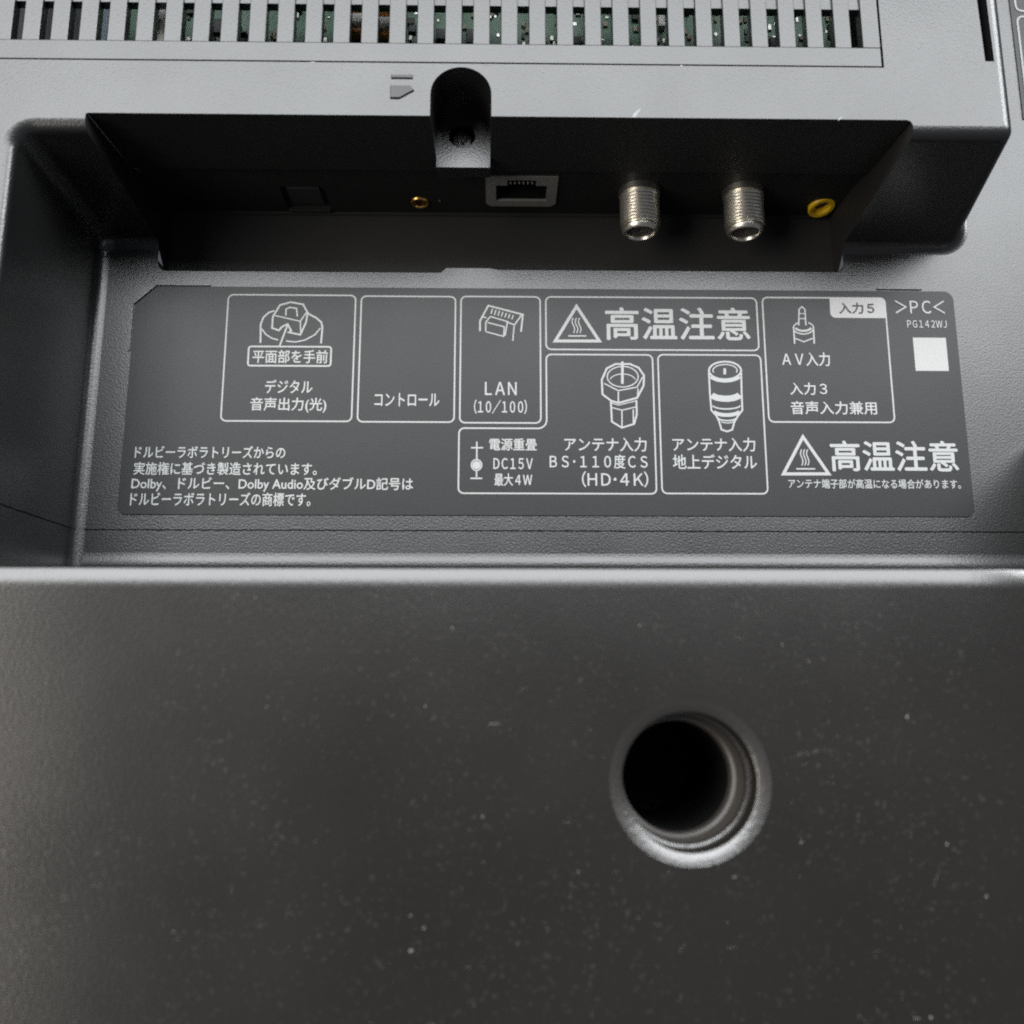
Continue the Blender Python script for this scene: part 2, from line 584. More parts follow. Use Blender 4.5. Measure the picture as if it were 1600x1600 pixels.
# ---- scuffs on the front edge
for pts in ([(26.9, 116.45), (27.5, 116.4), (28.0, 117.2), (28.7, 118.4), (28.5, 118.5), (27.7, 117.7), (27.2, 117.3)], [(68.7, 116.1), (69.0, 116.2), (69.8, 116.9), (69.6, 117.0), (69.0, 116.6)],
            [(-38.7, 128.15), (-37.3, 128.12), (-37.8, 128.4), (-38.5, 128.35)], [(36.9, 128.1), (37.6, 128.1), (37.4, 128.5), (37.1, 128.4)]):
    s = MB()
    s.fill([[(x, z, HF + 0.03) for x, z in pts]])
    s.loft([[(x, z, HF + 0.03) for x, z in pts], [(x, z, HF - 0.05) for x, z in pts]], True)
    s.build('scuff', M['scuff'], tv, smooth=0)

# ------------------------------------------------------------------ socket row
ZP = 117.6
LAN_X = 5.2
pp = MB()


def hole_rect(x0, x1, h0_, h1_):
    return [(x0, ZP, h0_), (x1, ZP, h0_), (x1, ZP, h1_), (x0, ZP, h1_)]


def hole_circ(cx, chh, r, n=24):
    return [(cx + r * math.cos(2 * math.pi * i / n), ZP, chh + r * math.sin(2 * math.pi * i / n)) for i in range(n)]


OPT = (-51.0, -40.6, -3.4, 6.5)
JX, JH = -18.9, -0.2
AX, AH = 77.7, -0.4
FX = (32.7, 57.0)
FH = 6.0
LAN = (LAN_X - 8.3, LAN_X + 8.3, -1.0, 12.0)
holes = [hole_rect(*OPT), hole_rect(*LAN), hole_circ(JX, JH, 2.6), hole_circ(AX, AH, 3.4)]
pp.fill([[(cut_l(HP), ZP, HP), (cut_r(HP), ZP, HP), (cut_r(-5.4), ZP, -5.4), (cut_l(-5.4), ZP, -5.4)]] + holes)
pp.loft([[(cut_l(HP) + 2, ZP - 0.001, -4.9), (cut_r(HP) - 2, ZP - 0.001, -4.9)], [(cut_l(HP) + 2, ZP - 0.5, -5.0), (cut_r(HP) - 2, ZP - 0.5, -5.0)], [(cut_l(HP) + 2, ZP - 0.8, -5.5), (cut_r(HP) - 2, ZP - 0.8, -5.5)]])
for hl in holes:
    pp.loft([hl, [(x, z + 9, h) for x, z, h in hl]], True)
pp.build('socket_panel', M['wall'], tv, smooth=30)

# optical outlet with a shut flap
op = MB()
op.fill([[(OPT[0], ZP + 0.9, OPT[2]), (OPT[1], ZP + 0.9, OPT[2]), (OPT[1], ZP + 0.9, OPT[3]), (OPT[0], ZP + 0.9, OPT[3])]])
op.box(OPT[0] + 1.4, OPT[1] - 1.4, ZP + 0.25, ZP + 1.2, OPT[2] + 1.8, OPT[3] - 1.0, 0.3)
opt = op.build('optical_socket', M['pocket'], tv, smooth=0)
ol = MB()
ol.box(OPT[0] + 0.3, OPT[1] - 0.3, ZP - 0.5, ZP + 0.5, OPT[2] - 0.9, OPT[2] - 0.2, 0.15)
ol.build('ledge', M['wall'], opt, smooth=0)


def jack(name, x, h, r, hole, ring_mat, drop, tilt=0.0):
    j = MB()
    j.lathe_z(x, h, [(r, ZP + 2.0), (r, ZP - drop + 0.3), (r - 0.25, ZP - drop), (hole + 0.25, ZP - drop), (hole, ZP - drop + 0.25), (hole, ZP + 6.0)], 40)
    j.v = [(px, pz + tilt * (px - x) + abs(tilt) * 1.4 * (ph - h), ph) for px, pz, ph in j.v]
    o = j.build(name, M[ring_mat], tv, smooth=40)
    c = MB()
    c.lathe_z(x, h, [(hole - 0.02, ZP + 0.9), (0.7, ZP + 1.6), (0.0001, ZP + 1.6)], 24)
    c.v = [(px, pz + tilt * (px - x) + abs(tilt) * 1.4 * (ph - h), ph) for px, pz, ph in c.v]
    c.build('bore', M['brown'], o, smooth=40)
    return o


jack('control_jack', JX, JH, 2.35, 1.55, 'brass', 0.35)
jack('audio_video_jack', AX, AH, 3.25, 1.9, 'yellow', 0.7, 0.15)
ld = MB()
ld.lathe_z(-14.1, 0.7, [(0.28, ZP), (0.28, ZP - 0.15), (0.0001, ZP - 0.2)], 10)
ld.build('pinhole_stud', M['nickel'], tv, smooth=40)

# network socket: tin shield with the keyed opening, eight contacts inside
ls = MB()
ZL = ZP - 0.35
fl = [(LAN[0], ZL, LAN[2] + 1.2), (LAN[0] + 1.2, ZL, LAN[2]), (LAN[1] - 1.2, ZL, LAN[2]), (LAN[1], ZL, LAN[2] + 1.2), (LAN[1], ZL, LAN[3]), (LAN[0], ZL, LAN[3])]
key = [(-5.9, 1.5), (5.9, 1.5), (5.9, 8.3), (3.3, 8.3), (3.3, 10.6), (-3.3, 10.6), (-3.3, 8.3), (-5.9, 8.3)]
kl = [(LAN_X + x, ZL, h) for x, h in key]
ls.fill([fl, kl])
ls.loft([fl, [(x, z + 3, h) for x, z, h in fl]], True)
ls.loft([kl, [(x, z + 0.6, h) for x, z, h in kl]], True)
lan = ls.build('network_socket', M['shield'], tv, smooth=20)
li = MB()
kl2 = [(x, z + 0.6, h) for x, z, h in kl]
kl3 = [(x, z + 9, h) for x, z, h in kl]
li.loft([kl2, kl3], True)
li.fill([kl3])
li.build('cavity', M['black'], lan, smooth=0)
cm = MB()
cm.loft([[(-0.17, ZP + 2.4, 4.6), (0.17, ZP + 2.4, 4.6)], [(-0.17, ZP + 1.9, 5.1), (0.17, ZP + 1.9, 5.1)], [(-0.17, ZP + 2.2, 5.6), (0.17, ZP + 2.2, 5.6)], [(-0.17, ZP + 3.4, 6.0), (0.17, ZP + 3.4, 6.0)]])
con0 = cm.build('contact', M['solder'], lan, smooth=0)
con0.location.x = (LAN_X - 3.5 * 1.02) * 0.001
for k in range(1, 8):
    c = con0.copy()
    c.parent = lan
    c.location.x = (LAN_X + (k - 3.5) * 1.02) * 0.001
    col.objects.link(c)


# threaded aerial sockets
def aerial(x):
    n = 56
    R, pit, amp = 4.62, 0.86, 0.34
    z_top, z_th, z_end = ZP + 0.5, ZP - 9.1, ZP - 10.9
    rings = [[(x + (R + 0.1) * math.cos(2 * math.pi * i / n), z_top, FH + (R + 0.1) * math.sin(2 * math.pi * i / n)) for i in range(n)],
             [(x + (R + 0.1) * math.cos(2 * math.pi * i / n), ZP - 1.6, FH + (R + 0.1) * math.sin(2 * math.pi * i / n)) for i in range(n)]]
    steps = 78
    for k in range(steps + 1):
        z = ZP - 1.7 - (ZP - 1.7 - z_th) * k / steps
        ring = []
        for i in range(n):
            ph = ((z / pit) + i / n) % 1.0
            tri_ = abs(2 * ph - 1)
            ring.append((x + (R - amp * tri_) * math.cos(2 * math.pi * i / n), z, FH + (R - amp * tri_) * math.sin(2 * math.pi * i / n)))
        rings.append(ring)
    for r, z in ((4.15, z_th - 0.15), (4.15, z_th - 0.5), (4.25, z_th - 0.7), (4.2, z_th - 1.0), (3.85, z_end + 0.15), (3.7, z_end), (3.35, z_end), (3.2, z_end + 0.15), (3.2, z_end + 1.6)):
        rings.append([(x + r * math.cos(2 * math.pi * i / n), z, FH + r * math.sin(2 * math.pi * i / n)) for i in range(n)])
    b = MB()
    b.loft(rings, True)
    o = b.build('aerial_socket', M['nickel'], tv, smooth=50)
    d = MB()
    d.lathe_z(x, FH, [(3.2, z_end + 0.9), (1.0, z_end + 0.75), (0.75, z_end + 0.75), (0.6, z_end + 1.5), (0.0001, z_end + 1.5)], 28)
    d.build('insulator', M['dielectric'], o, smooth=40)
    return o


for x in FX:
    aerial(x)

# ------------------------------------------------------------------ lower cover
cv = MB()
HC = 61.0
RC = 3.4


def cov_h(x):                   # front height of the cover: flat, then falling away to the right
    if x < 74.0:
        return HC
    return HC - 0.006 * (x - 74.0) ** 2 - 0.03 * (x - 74.0)


xs = [-160, -120, -80, -40, 0, 40, 70, 73.4, 74.2] + [75 + i * 1.0 for i in range(24)]
zt = 20.55
rings = []
for x in xs:
    hc = cov_h(x)
    pr_ = [(22.6, 34.2), (22.6, 36.2)]
    edge = []
    for i in range(9):          # wide soft shoulder above the front face
        a = math.radians(18 * i / 8)
        edge.append((17.8 + 9.6 * math.sin(a), hc - 9.6 * (1 - math.cos(a))))
    ez, eh = edge[-1][0] - 0.8 * math.sin(math.radians(18)), edge[-1][1] - 0.8 * math.cos(math.radians(18))
    for i in range(1, 7):       # then a tight turn
        a = math.radians(18 + 70 * i / 6)
        edge.append((ez + 0.8 * math.sin(a), eh + 0.8 * math.cos(a)))
    pr_ += edge[::-1]
    rings.append([(x, z, h) for z, h in pr_])
cv.loft(rings)
z_edge = rings[0][-1][1]
HXC, HZC = 29.0, -11.4
NH = 64
hole = [(HXC + 12.2 * math.cos(2 * math.pi * i / NH), HZC + 12.2 * math.sin(2 * math.pi * i / NH), HC) for i in range(NH)]
cv.fill([[(x, z_edge, cov_h(x)) for x in xs if x <= 73.5] + [(73.4, -90, HC), (-160, -90, HC)], hole])
right_xs = [x for x in xs if x >= 73.4]
cv.loft([[(x, z_edge, cov_h(x)) for x in right_xs], [(x, -90, cov_h(x)) for x in right_xs]])
cv.loft([[(x, -90, cov_h(x)) for x in xs], [(x, -90, 30) for x in xs]])
cover = cv.build('stand_cover', M['cover'], tv, smooth=40, weighted=True)
rm = MB()
pts, r_, d_ = [(12.22, HC + 0.01)], 12.22, 0.0
for i in range(12):             # shallow dish that steepens towards the bore
    r_ -= 0.16
    d_ += 0.16 * math.tan(math.radians(10 + 12 * i / 11))
    pts.append((r_, HC - d_))
pts += [(10.22, HC - d_ - 0.2), (10.2, HC - 4.6), (10.1, HC - 4.9), (9.75, HC - 5.0), (9.7, HC - 6.0)]
rm.cyl(HXC, HZC, pts, NH)
rim = rm.build('hole_rim', M['rim'], cover, smooth=50)
br = MB()
br.cyl(HXC, HZC, [(9.72, HC - 5.9), (9.6, HC - 10.0), (9.4, HC - 10.4), (8.9, HC - 10.7), (8.75, HC - 11.5), (8.75, HC - 13.0)], NH)
br.build('hole_sleeve', M['bore'], cover, smooth=30)
bo = MB()
bo.cyl(HXC, HZC, [(8.76, HC - 12.9), (8.6, HC - 45), (0.0001, HC - 45)], 48)
bo.build('hole_bore', M['black'], cover, smooth=30)

# ------------------------------------------------------------------ printed label
HL = 0.25
BOXES = [
    (-62.94, -33.37, 62.97, 93.55, 1.2),
    (-32.03, -10.09, 62.9, 93.4, 1.2),
    (-8.8, 9.68, 62.78, 93.47, 1.2),
    (11.0, 60.46, 80.51, 93.5, 1.2),
    (36.86, 60.72, 46.45, 79.36, 1.2),
    (61.87, 90.79, 63.28, 93.68, 1.2),
]
SAT_BOX = [(11.02, 79.21), (35.56, 79.35), (35.66, 46.41), (-8.95, 46.26), (-8.91, 61.5), (10.82, 61.59)]
CAPTION_BOX = (-57.54, -38.6, 76.18, 80.84, 0.6)
TEXTS = [
    ('平面部を手前', -56.52, -39.32, 76.83, 79.98),
    ('デジタル', -53.28, -42.55, 69.56, 72.78),
    ('音声出力(光)', -56.39, -39.22, 64.99, 68.52),
    ('コントロール', -28.25, -13.53, 66.64, 69.70),
    ('ＬＡＮ', -3.07, 4.13, 69.40, 72.48),
    ('（１０／１００）', -5.53, 6.47, 64.91, 68.27),
    ('高温注意', 24.91, 58.56, 83.01, 90.94),
    ('電源重畳', -2.01, 8.69, 56.29, 59.07),
    ('ＤＣ１５Ｖ', -1.06, 7.75, 51.95, 54.48),
    ('最大４Ｗ', -0.83, 7.61, 48.08, 50.91),
    ('アンテナ入力', 14.97, 33.61, 56.15, 59.41),
    ('ＢＳ･１１０度ＣＳ', 11.64, 33.72, 52.15, 55.41),
    ('（ＨＤ･４Ｋ）', 18.86, 33.76, 47.84, 51.48),
    ('アンテナ入力', 39.56, 58.37, 56.26, 59.46),
    ('地上デジタル', 39.51, 58.53, 52.15, 55.51),
    ('高温注意', 75.52, 104.49, 51.79, 58.83),
    ('アンテナ端子部が高温になる場合があります。', 65.45, 104.56, 47.72, 49.88),
    ('ドルビーラボラトリーズからの', -81.62, -48.00, 54.26, 57.02),
    ('実施権に基づき製造されています。', -81.57, -40.75, 50.34, 53.24),
    ('Dolby、ドルビー、Dolby Audio及びダブルD記号は', -81.81, -19.12, 46.55, 49.87),
    ('ドルビーラボラトリーズの商標です。', -81.81, -41.89, 43.24, 46.31),
    ('＞ＰＣ＜', 93.13, 104.72, 89.87, 93.11),
    ('ＰＧ１４２ＷＪ', 95.57, 104.83, 86.35, 88.15),
    ('ＡＶ入力', 65.70, 76.78, 76.73, 80.07),
    ('入力３', 67.13, 75.64, 69.75, 72.70),
    ('音声入力兼用', 67.01, 86.82, 65.11, 68.21),
    ('入力５', 79.83, 88.07, 89.77, 92.48),
]
ICONS = [
    ('optical_plug_icon', [
        ([(-54.93, 81.7), (-55.1, 86.29), (-54.58, 87.95), (-53.42, 89.14), (-52.11, 89.63)], 0.42, 0),
        ([(-44.3, 88.96), (-42.48, 88.02), (-41.1, 86.85), (-40.82, 85.43), (-41.0, 81.66)], 0.42, 0),
        ([(-54.77, 85.11), (-53.82, 83.82), (-52.45, 82.89), (-50.88, 82.43)], 0.32, 0),
        ([(-49.1, 82.2), (-46.88, 81.98), (-44.69, 82.46), (-42.53, 83.77), (-41.26, 85.43)], 0.32, 0),
        ([(-50.77, 84.78), (-52.46, 85.36), (-52.38, 88.2), (-50.85, 91.06), (-48.43, 91.79), (-45.51, 91.22), (-44.42, 89.2), (-44.65, 86.83), (-45.85, 83.75), (-48.53, 84.32), (-47.99, 84.68), (-48.91, 86.37), (-50.25, 85.61)], 0.42, 1),
        ([(-51.94, 88.44), (-45.99, 87.05), (-44.65, 89.32)], 0.3, 0),
        ([(-45.99, 87.05), (-45.75, 83.99)], 0.3, 0),
        ([(-49.39, 88.45), (-49.46, 90.0), (-48.59, 90.48), (-47.02, 90.25), (-46.71, 88.23)], 0.34, 0),
        ([(-48.94, 85.97), (-50.48, 81.02)], 0.4, 0),
    ]),
    ('network_plug_icon', [
        ([(-4.33, 84.86), (-4.35, 87.39), (-2.43, 91.22), (5.64, 89.04), (5.18, 84.76)], 0.42, 0),
        ([(-4.06, 88.5), (-2.86, 88.19)], 0.32, 0),
        ([(1.76, 87.18), (3.7, 86.49), (5.34, 88.97)], 0.34, 0),
        ([(3.28, 82.55), (3.58, 86.24)], 0.3, 0),
        ([(-3.0, 84.71), (-3.01, 87.08), (-1.97, 88.52), (2.06, 87.27), (1.47, 83.79)], 0.32, 0),
        ([(-2.85, 84.71), (1.17, 83.64), (1.31, 86.0), (-2.62, 87.02)], 0.3, 0),
        ([(-1.44, 90.43), (-1.8, 89.15)], 0.3, 0),
        ([(-0.64, 90.18), (-0.99, 88.93)], 0.3, 0),
        ([(0.17, 89.93), (-0.18, 88.72)], 0.3, 0),
        ([(0.98, 89.68), (0.62, 88.5)], 0.3, 0),
        ([(1.79, 89.43), (1.43, 88.28)], 0.3, 0),
        ([(2.59, 89.18), (2.23, 88.07)], 0.3, 0),
        ([(3.4, 88.93), (3.04, 87.85)], 0.3, 0),
    ]),
    ('heat_warning_icon', [
        ([(18.18, 91.15), (23.36, 82.62), (13.12, 82.56)], 0.72, 1),
        ([(17.4, 88.28), (17.22, 87.9), (17.11, 87.53), (17.1, 87.15), (17.21, 86.78), (17.38, 86.41), (17.55, 86.03), (17.66, 85.66), (17.65, 85.29), (17.54, 84.91), (17.36, 84.54)], 0.26, 0),
        ([(18.14, 88.28), (17.96, 87.91), (17.85, 87.53), (17.84, 87.16), (17.95, 86.78), (18.12, 86.41), (18.29, 86.04), (18.4, 85.66), (18.39, 85.29), (18.28, 84.92), (18.09, 84.54)], 0.26, 0),
        ([(18.88, 88.29), (18.7, 87.91), (18.59, 87.54), (18.58, 87.16), (18.69, 86.79), (18.86, 86.41), (19.03, 86.04), (19.14, 85.67), (19.13, 85.3), (19.01, 84.92), (18.83, 84.55)], 0.26, 0),
        ([(16.14, 83.82), (20.36, 83.85)], 0.34, 0),
    ]),
    ('heat_warning_icon.b', [
        ([(69.43, 59.76), (74.78, 51.1), (64.48, 51.06)], 0.72, 1),
        ([(68.97, 56.81), (68.78, 56.43), (68.66, 56.05), (68.64, 55.68), (68.72, 55.3), (68.86, 54.92), (69.0, 54.55), (69.08, 54.17), (69.05, 53.8), (68.93, 53.42), (68.74, 53.05)], 0.26, 0),
        ([(69.65, 56.81), (69.47, 56.43), (69.34, 56.06), (69.32, 55.68), (69.4, 55.3), (69.54, 54.93), (69.68, 54.55), (69.76, 54.18), (69.74, 53.8), (69.61, 53.42), (69.43, 53.05)], 0.26, 0),
        ([(70.34, 56.81), (70.15, 56.44), (70.03, 56.06), (70.0, 55.68), (70.08, 55.3), (70.22, 54.93), (70.36, 54.55), (70.44, 54.18), (70.42, 53.8), (70.29, 53.43), (70.11, 53.05)], 0.26, 0),
        ([(67.43, 52.25), (71.76, 52.26)], 0.34, 0),
    ]),
    ('screw_plug_icon', [
        ([(23.75, 73.15), (23.85, 69.68), (25.81, 68.14), (27.45, 67.63), (31.78, 68.86), (33.35, 71.81), (33.52, 74.25), (32.3, 76.16), (30.32, 77.03), (26.99, 77.01), (24.97, 75.95)], 0.45, 1),
        ([(32.18, 73.96), (31.98, 73.19), (31.45, 72.49), (30.65, 71.93), (29.64, 71.57), (28.53, 71.44), (27.42, 71.56), (26.43, 71.91), (25.65, 72.46), (25.16, 73.15), (25.0, 73.92), (25.19, 74.7), (25.71, 75.41), (26.52, 75.97), (27.53, 76.33), (28.64, 76.46), (29.75, 76.34), (30.75, 75.99), (31.53, 75.44), (32.02, 74.74)], 0.28, 1),
        ([(25.69, 73.27), (25.79, 73.48), (25.95, 73.69), (26.16, 73.89), (26.41, 74.06), (26.71, 74.22), (27.04, 74.35), (27.41, 74.46), (27.79, 74.54), (28.19, 74.59), (28.6, 74.61), (29.01, 74.59), (29.41, 74.55), (29.79, 74.47), (30.15, 74.37), (30.47, 74.24), (30.76, 74.09), (31.01, 73.91), (31.21, 73.72), (31.36, 73.51), (31.45, 73.3)], 0.24, 0),
        ([(24.3, 72.29), (27.51, 70.57), (31.85, 71.46), (33.18, 73.9)], 0.3, 0),
        ([(27.51, 70.32), (27.45, 67.8)], 0.32, 0),
        ([(32.07, 71.11), (31.88, 69.03)], 0.3, 0),
        ([(28.6, 77.65), (28.48, 72.2)], 0.6, 0),
        ([(25.74, 67.97), (25.87, 63.16), (28.14, 61.74), (30.96, 62.67), (31.61, 64.9), (31.6, 68.34)], 0.42, 0),
        ([(28.23, 65.74), (28.15, 61.98)], 0.3, 0),
        ([(30.85, 66.1), (30.77, 62.84)], 0.3, 0),
        ([(25.94, 66.52), (28.24, 65.91), (31.46, 66.69)], 0.28, 0),
        ([(25.63, 67.69), (27.44, 67.11), (31.6, 68.17)], 0.24, 0),
    ]),
    ('coaxial_plug_icon', [
        ([(56.05, 75.59), (55.83, 74.92), (55.27, 74.31), (54.42, 73.83), (53.37, 73.52), (52.21, 73.4), (51.06, 73.5), (50.03, 73.81), (49.22, 74.28), (48.72, 74.88), (48.56, 75.55), (48.77, 76.22), (49.33, 76.83), (50.18, 77.32), (51.24, 77.63), (52.4, 77.75), (53.55, 77.65), (54.59, 77.34), (55.39, 76.87), (55.9, 76.26)], 0.45, 1),
        ([(49.65, 75.05), (49.52, 75.33), (49.5, 75.61), (49.58, 75.89), (49.77, 76.16), (50.04, 76.4), (50.4, 76.62), (50.83, 76.8), (51.31, 76.93), (51.83, 77.01), (52.37, 77.04), (52.9, 77.02), (53.42, 76.94), (53.89, 76.81), (54.3, 76.64), (54.64, 76.43), (54.9, 76.18), (55.06, 75.92), (55.11, 75.64), (55.07, 75.36), (54.92, 75.08)], 0.28, 0),
        ([(52.26, 76.1), (52.2, 74.63)], 0.6, 0),
        ([(48.54, 75.03), (48.57, 70.15), (48.74, 66.01), (49.84, 64.64), (50.44, 63.27), (50.85, 61.39), (52.15, 60.96), (53.33, 61.4), (53.91, 63.29), (54.8, 64.66), (55.86, 66.04), (55.89, 70.19), (56.02, 75.07)], 0.42, 0),
        ([(55.5, 74.19), (55.18, 73.9), (54.74, 73.65), (54.2, 73.45), (53.58, 73.29), (52.9, 73.2), (52.2, 73.16), (51.5, 73.19), (50.83, 73.28), (50.22, 73.43), (49.7, 73.63), (49.28, 73.87), (48.98, 74.15)], 1.0, 0),
        ([(55.42, 69.69), (55.15, 69.44), (54.73, 69.21), (54.2, 69.02), (53.58, 68.87), (52.89, 68.78), (52.17, 68.75), (51.45, 68.78), (50.77, 68.86), (50.16, 69.0), (49.64, 69.18), (49.25, 69.41), (49.0, 69.66)], 1.5, 0),
        ([(55.46, 67.08), (55.19, 66.87), (54.78, 66.68), (54.25, 66.52), (53.63, 66.4), (52.94, 66.33), (52.23, 66.3), (51.51, 66.32), (50.83, 66.39), (50.22, 66.51), (49.7, 66.66), (49.31, 66.84), (49.06, 67.05)], 0.35, 0),
        ([(55.22, 65.64), (54.93, 65.42), (54.53, 65.23), (54.04, 65.08), (53.48, 64.96), (52.86, 64.88), (52.23, 64.86), (51.59, 64.88), (50.99, 64.95), (50.43, 65.06), (49.96, 65.21), (49.58, 65.4), (49.31, 65.61)], 0.9, 0),
        ([(54.47, 64.16), (54.2, 63.95), (53.83, 63.77), (53.36, 63.64), (52.83, 63.55), (52.27, 63.52), (51.71, 63.55), (51.19, 63.63), (50.73, 63.76), (50.37, 63.93), (50.12, 64.14)], 0.35, 0),
        ([(53.7, 63.33), (53.49, 63.19), (53.16, 63.07), (52.74, 63.0), (52.28, 62.97), (51.81, 63.0), (51.39, 63.07), (51.08, 63.18), (50.89, 63.32)], 0.25, 0),
    ]),
    ('audio_plug_icon', [
        ([(70.06, 86.75), (70.4, 90.77), (71.08, 91.42), (71.76, 90.78), (71.75, 86.76)], 0.34, 0),
        ([(70.4, 89.69), (71.69, 89.7)], 0.24, 0),
        ([(70.26, 88.43), (71.75, 88.44)], 0.24, 0),
        ([(72.33, 87.44), (72.82, 87.21), (73.2, 86.91), (73.43, 86.55), (73.51, 86.16), (73.41, 85.76), (73.16, 85.39), (72.76, 85.07), (72.25, 84.82), (71.67, 84.67), (71.05, 84.61), (70.43, 84.66), (69.86, 84.81), (69.38, 85.05), (69.03, 85.37), (68.82, 85.73), (68.77, 86.13), (68.89, 86.52), (69.17, 86.88), (69.58, 87.19), (70.1, 87.43)], 0.32, 0),
        ([(72.9, 86.19), (72.8, 85.95), (72.53, 85.73), (72.14, 85.55), (71.64, 85.44), (71.09, 85.4), (70.55, 85.43), (70.07, 85.54), (69.69, 85.71), (69.45, 85.93), (69.38, 86.17)], 0.5, 0),
        ([(68.85, 86.27), (68.84, 82.18)], 0.36, 0),
        ([(73.48, 86.3), (73.43, 82.21)], 0.36, 0),
        ([(69.09, 83.53), (71.0, 82.69), (73.17, 83.56)], 0.3, 0),
    ]),
    ('polarity_icon', [
        ([(-6.16, 56.89), (-3.45, 56.9)], 0.36, 0),
        ([(-4.88, 58.33), (-4.84, 53.88)], 0.34, 0),
        ([(-4.89, 51.67), (-4.88, 50.03)], 0.34, 0),
        ([(-6.25, 49.77), (-3.59, 49.78)], 0.36, 0),
        ([(-3.73, 52.87), (-3.79, 52.48), (-3.95, 52.13), (-4.21, 51.85), (-4.53, 51.67), (-4.89, 51.6), (-5.25, 51.66), (-5.57, 51.84), (-5.83, 52.12), (-6.0, 52.47), (-6.06, 52.86), (-6.01, 53.25), (-5.85, 53.61), (-5.59, 53.89), (-5.27, 54.07), (-4.91, 54.13), (-4.55, 54.07), (-4.22, 53.89), (-3.96, 53.61), (-3.79, 53.26)], 0.3, 1),
    ]),
]
lb = MB()
out = [(-84.6, 43.3)] + arc(-82.8, 43.1, 1.8, 180, 270, 5) + arc(105.4, 43.1, 1.8, 270, 360, 5) + arc(104.9, 93.3, 2.2, 0, 90, 5) + [(-79.6, 95.6), (-84.45, 91.0)]
lb.loft([[(x, z, -0.2) for x, z in out], [(x, z, HL - 0.06) for x, z in out]], True)
cxm, czm = 11.0, 68.0
inn = [(x + (0.06 if x < cxm else -0.06), z + (0.06 if z < czm else -0.06)) for x, z in out]
lb.loft([[(x, z, HL - 0.06) for x, z in out], [(x, z, HL) for x, z in inn]], True)
lb.fill([[(x, z, HL) for x, z in inn]])
label = lb.build('label_plate', M['label'], tv, smooth=0)

layer = [0]


def next_h():
    layer[0] += 1
    return HL + 0.02 + 0.0006 * layer[0]


def stroke_mesh(strokes):
    mb = MB()
    for pts, w, closed in strokes:
        a, b = ribbon(pts, w, closed)
        h = next_h()
        ra = [(p.x, p.y, h) for p in a]
        rb = [(p.x, p.y, h) for p in b]
        mb.loft([ra, rb], bool(closed))
    return mb


LW = 0.36
for x0, x1, z0, z1, r in BOXES + [CAPTION_BOX]:
    mb = MB()
    h = next_h()
    w = LW if r > 1 else 0.40
    mb.loft([[(x, z, h) for x, z in rounded(x0 - w / 2, x1 + w / 2, z0 - w / 2, z1 + w / 2, r + w / 2)], [(x, z, h) for x, z in rounded(x0 + w / 2, x1 - w / 2, z0 + w / 2, z1 - w / 2, r - w / 2)]], True)
    mb.build('outline', M['print'], label, smooth=0)
sx0, sx1, sz0, sz1, snx, snz = -8.93, 35.6, 46.35, 79.28, 11.0, 61.5
rr1, rc1 = 1.2, 2.0
path = (arc(sx1 - rr1, sz0 + rr1, rr1, -90, 0, 5) + arc(sx1 - rr1, sz1 - rr1, rr1, 0, 90, 5) + arc(snx + rr1, sz1 - rr1, rr1, 90, 180, 5)
        + arc(snx - rc1, snz + rc1, rc1, 0, -90, 6) + arc(sx0 + rr1, snz - rr1, rr1, 90, 180, 5) + arc(sx0 + rr1, sz0 + rr1, rr1, 180, 270, 5))
stroke_mesh([(path, LW, 1)]).build('outline', M['print'], label, smooth=0)

# white corner tag and blank white square
tg = MB()
h = next_h()
tag_loop = [(77.75, 93.85), (77.7, 90.0)] + arc(78.9, 89.9, 1.2, 180, 270, 4)[1:] + [(90.95, 88.7), (90.97, 92.6)] + arc(89.75, 92.65, 1.2, 0, 90, 4)
tg.fill([[(x, z, h) for x, z in tag_loop]])
tg.build('input_tag', M['patch'], label, smooth=0)
qs = MB()
h = next_h()
qs.fill([[(96.65, 75.75, h), (104.4, 75.75, h), (104.4, 83.9, h), (96.65, 83.9, h)]])
qs.build('white_square', M['patch'], label, smooth=0)
ball = MB()
h = next_h()
ball.fill([[(x, z, h) for x, z in arc(-4.9, 52.85, 0.95, 0, 345, 23)]])
ball.build('polarity_dot', M['print'], label, smooth=0)

for name, strokes in ICONS:
    stroke_mesh(strokes).build(name.split('.')[0], M['print'], label, smooth=0)


def lettering(text, x0, x1, z0, z1, mat, bold):
    cu = bpy.data.curves.new('lettering', 'FONT')
    cu.body = text
    cu.resolution_u = 3
    full = all(ord(c) > 0xFEFF or c == '･' for c in text)
    cu.space_character = 0.72 if full else 1.0
    t = bpy.data.objects.new('lettering_source', cu)
    col.objects.link(t)
    bpy.context.view_layer.update()
    dg = bpy.context.evaluated_depsgraph_get()
    me = bpy.data.meshes.new_from_object(t.evaluated_get(dg))
    bpy.data.objects.remove(t)
    xsv = [v.co.x for v in me.vertices]
    ysv = [v.co.y for v in me.vertices]
    ax, bx, ay, by = min(xsv), max(xsv), min(ysv), max(ysv)
    base = [(x0 + (v.co.x - ax) / (bx - ax) * (x1 - x0), z0 + (v.co.y - ay) / (by - ay) * (z1 - z0)) for v in me.vertices]
    faces = [tuple(p.vertices) for p in me.polygons]
    verts, polys = [], []
    for dx, dz in ((-bold, 0), (bold, 0), (0, -bold), (0, bold)):   # four passes of ink thicken the strokes
        h = next_h()
        k = len(verts)
        verts += [P(x + dx, z + dz, h) for x, z in base]
        polys += [tuple(i + k for i in f) for f in faces]
    me = bpy.data.meshes.new('lettering')
    me.from_pydata(verts, [], polys)
    me.materials.clear()
    me.materials.append(mat)
    me.name = 'lettering'
    return link('lettering', me, label)


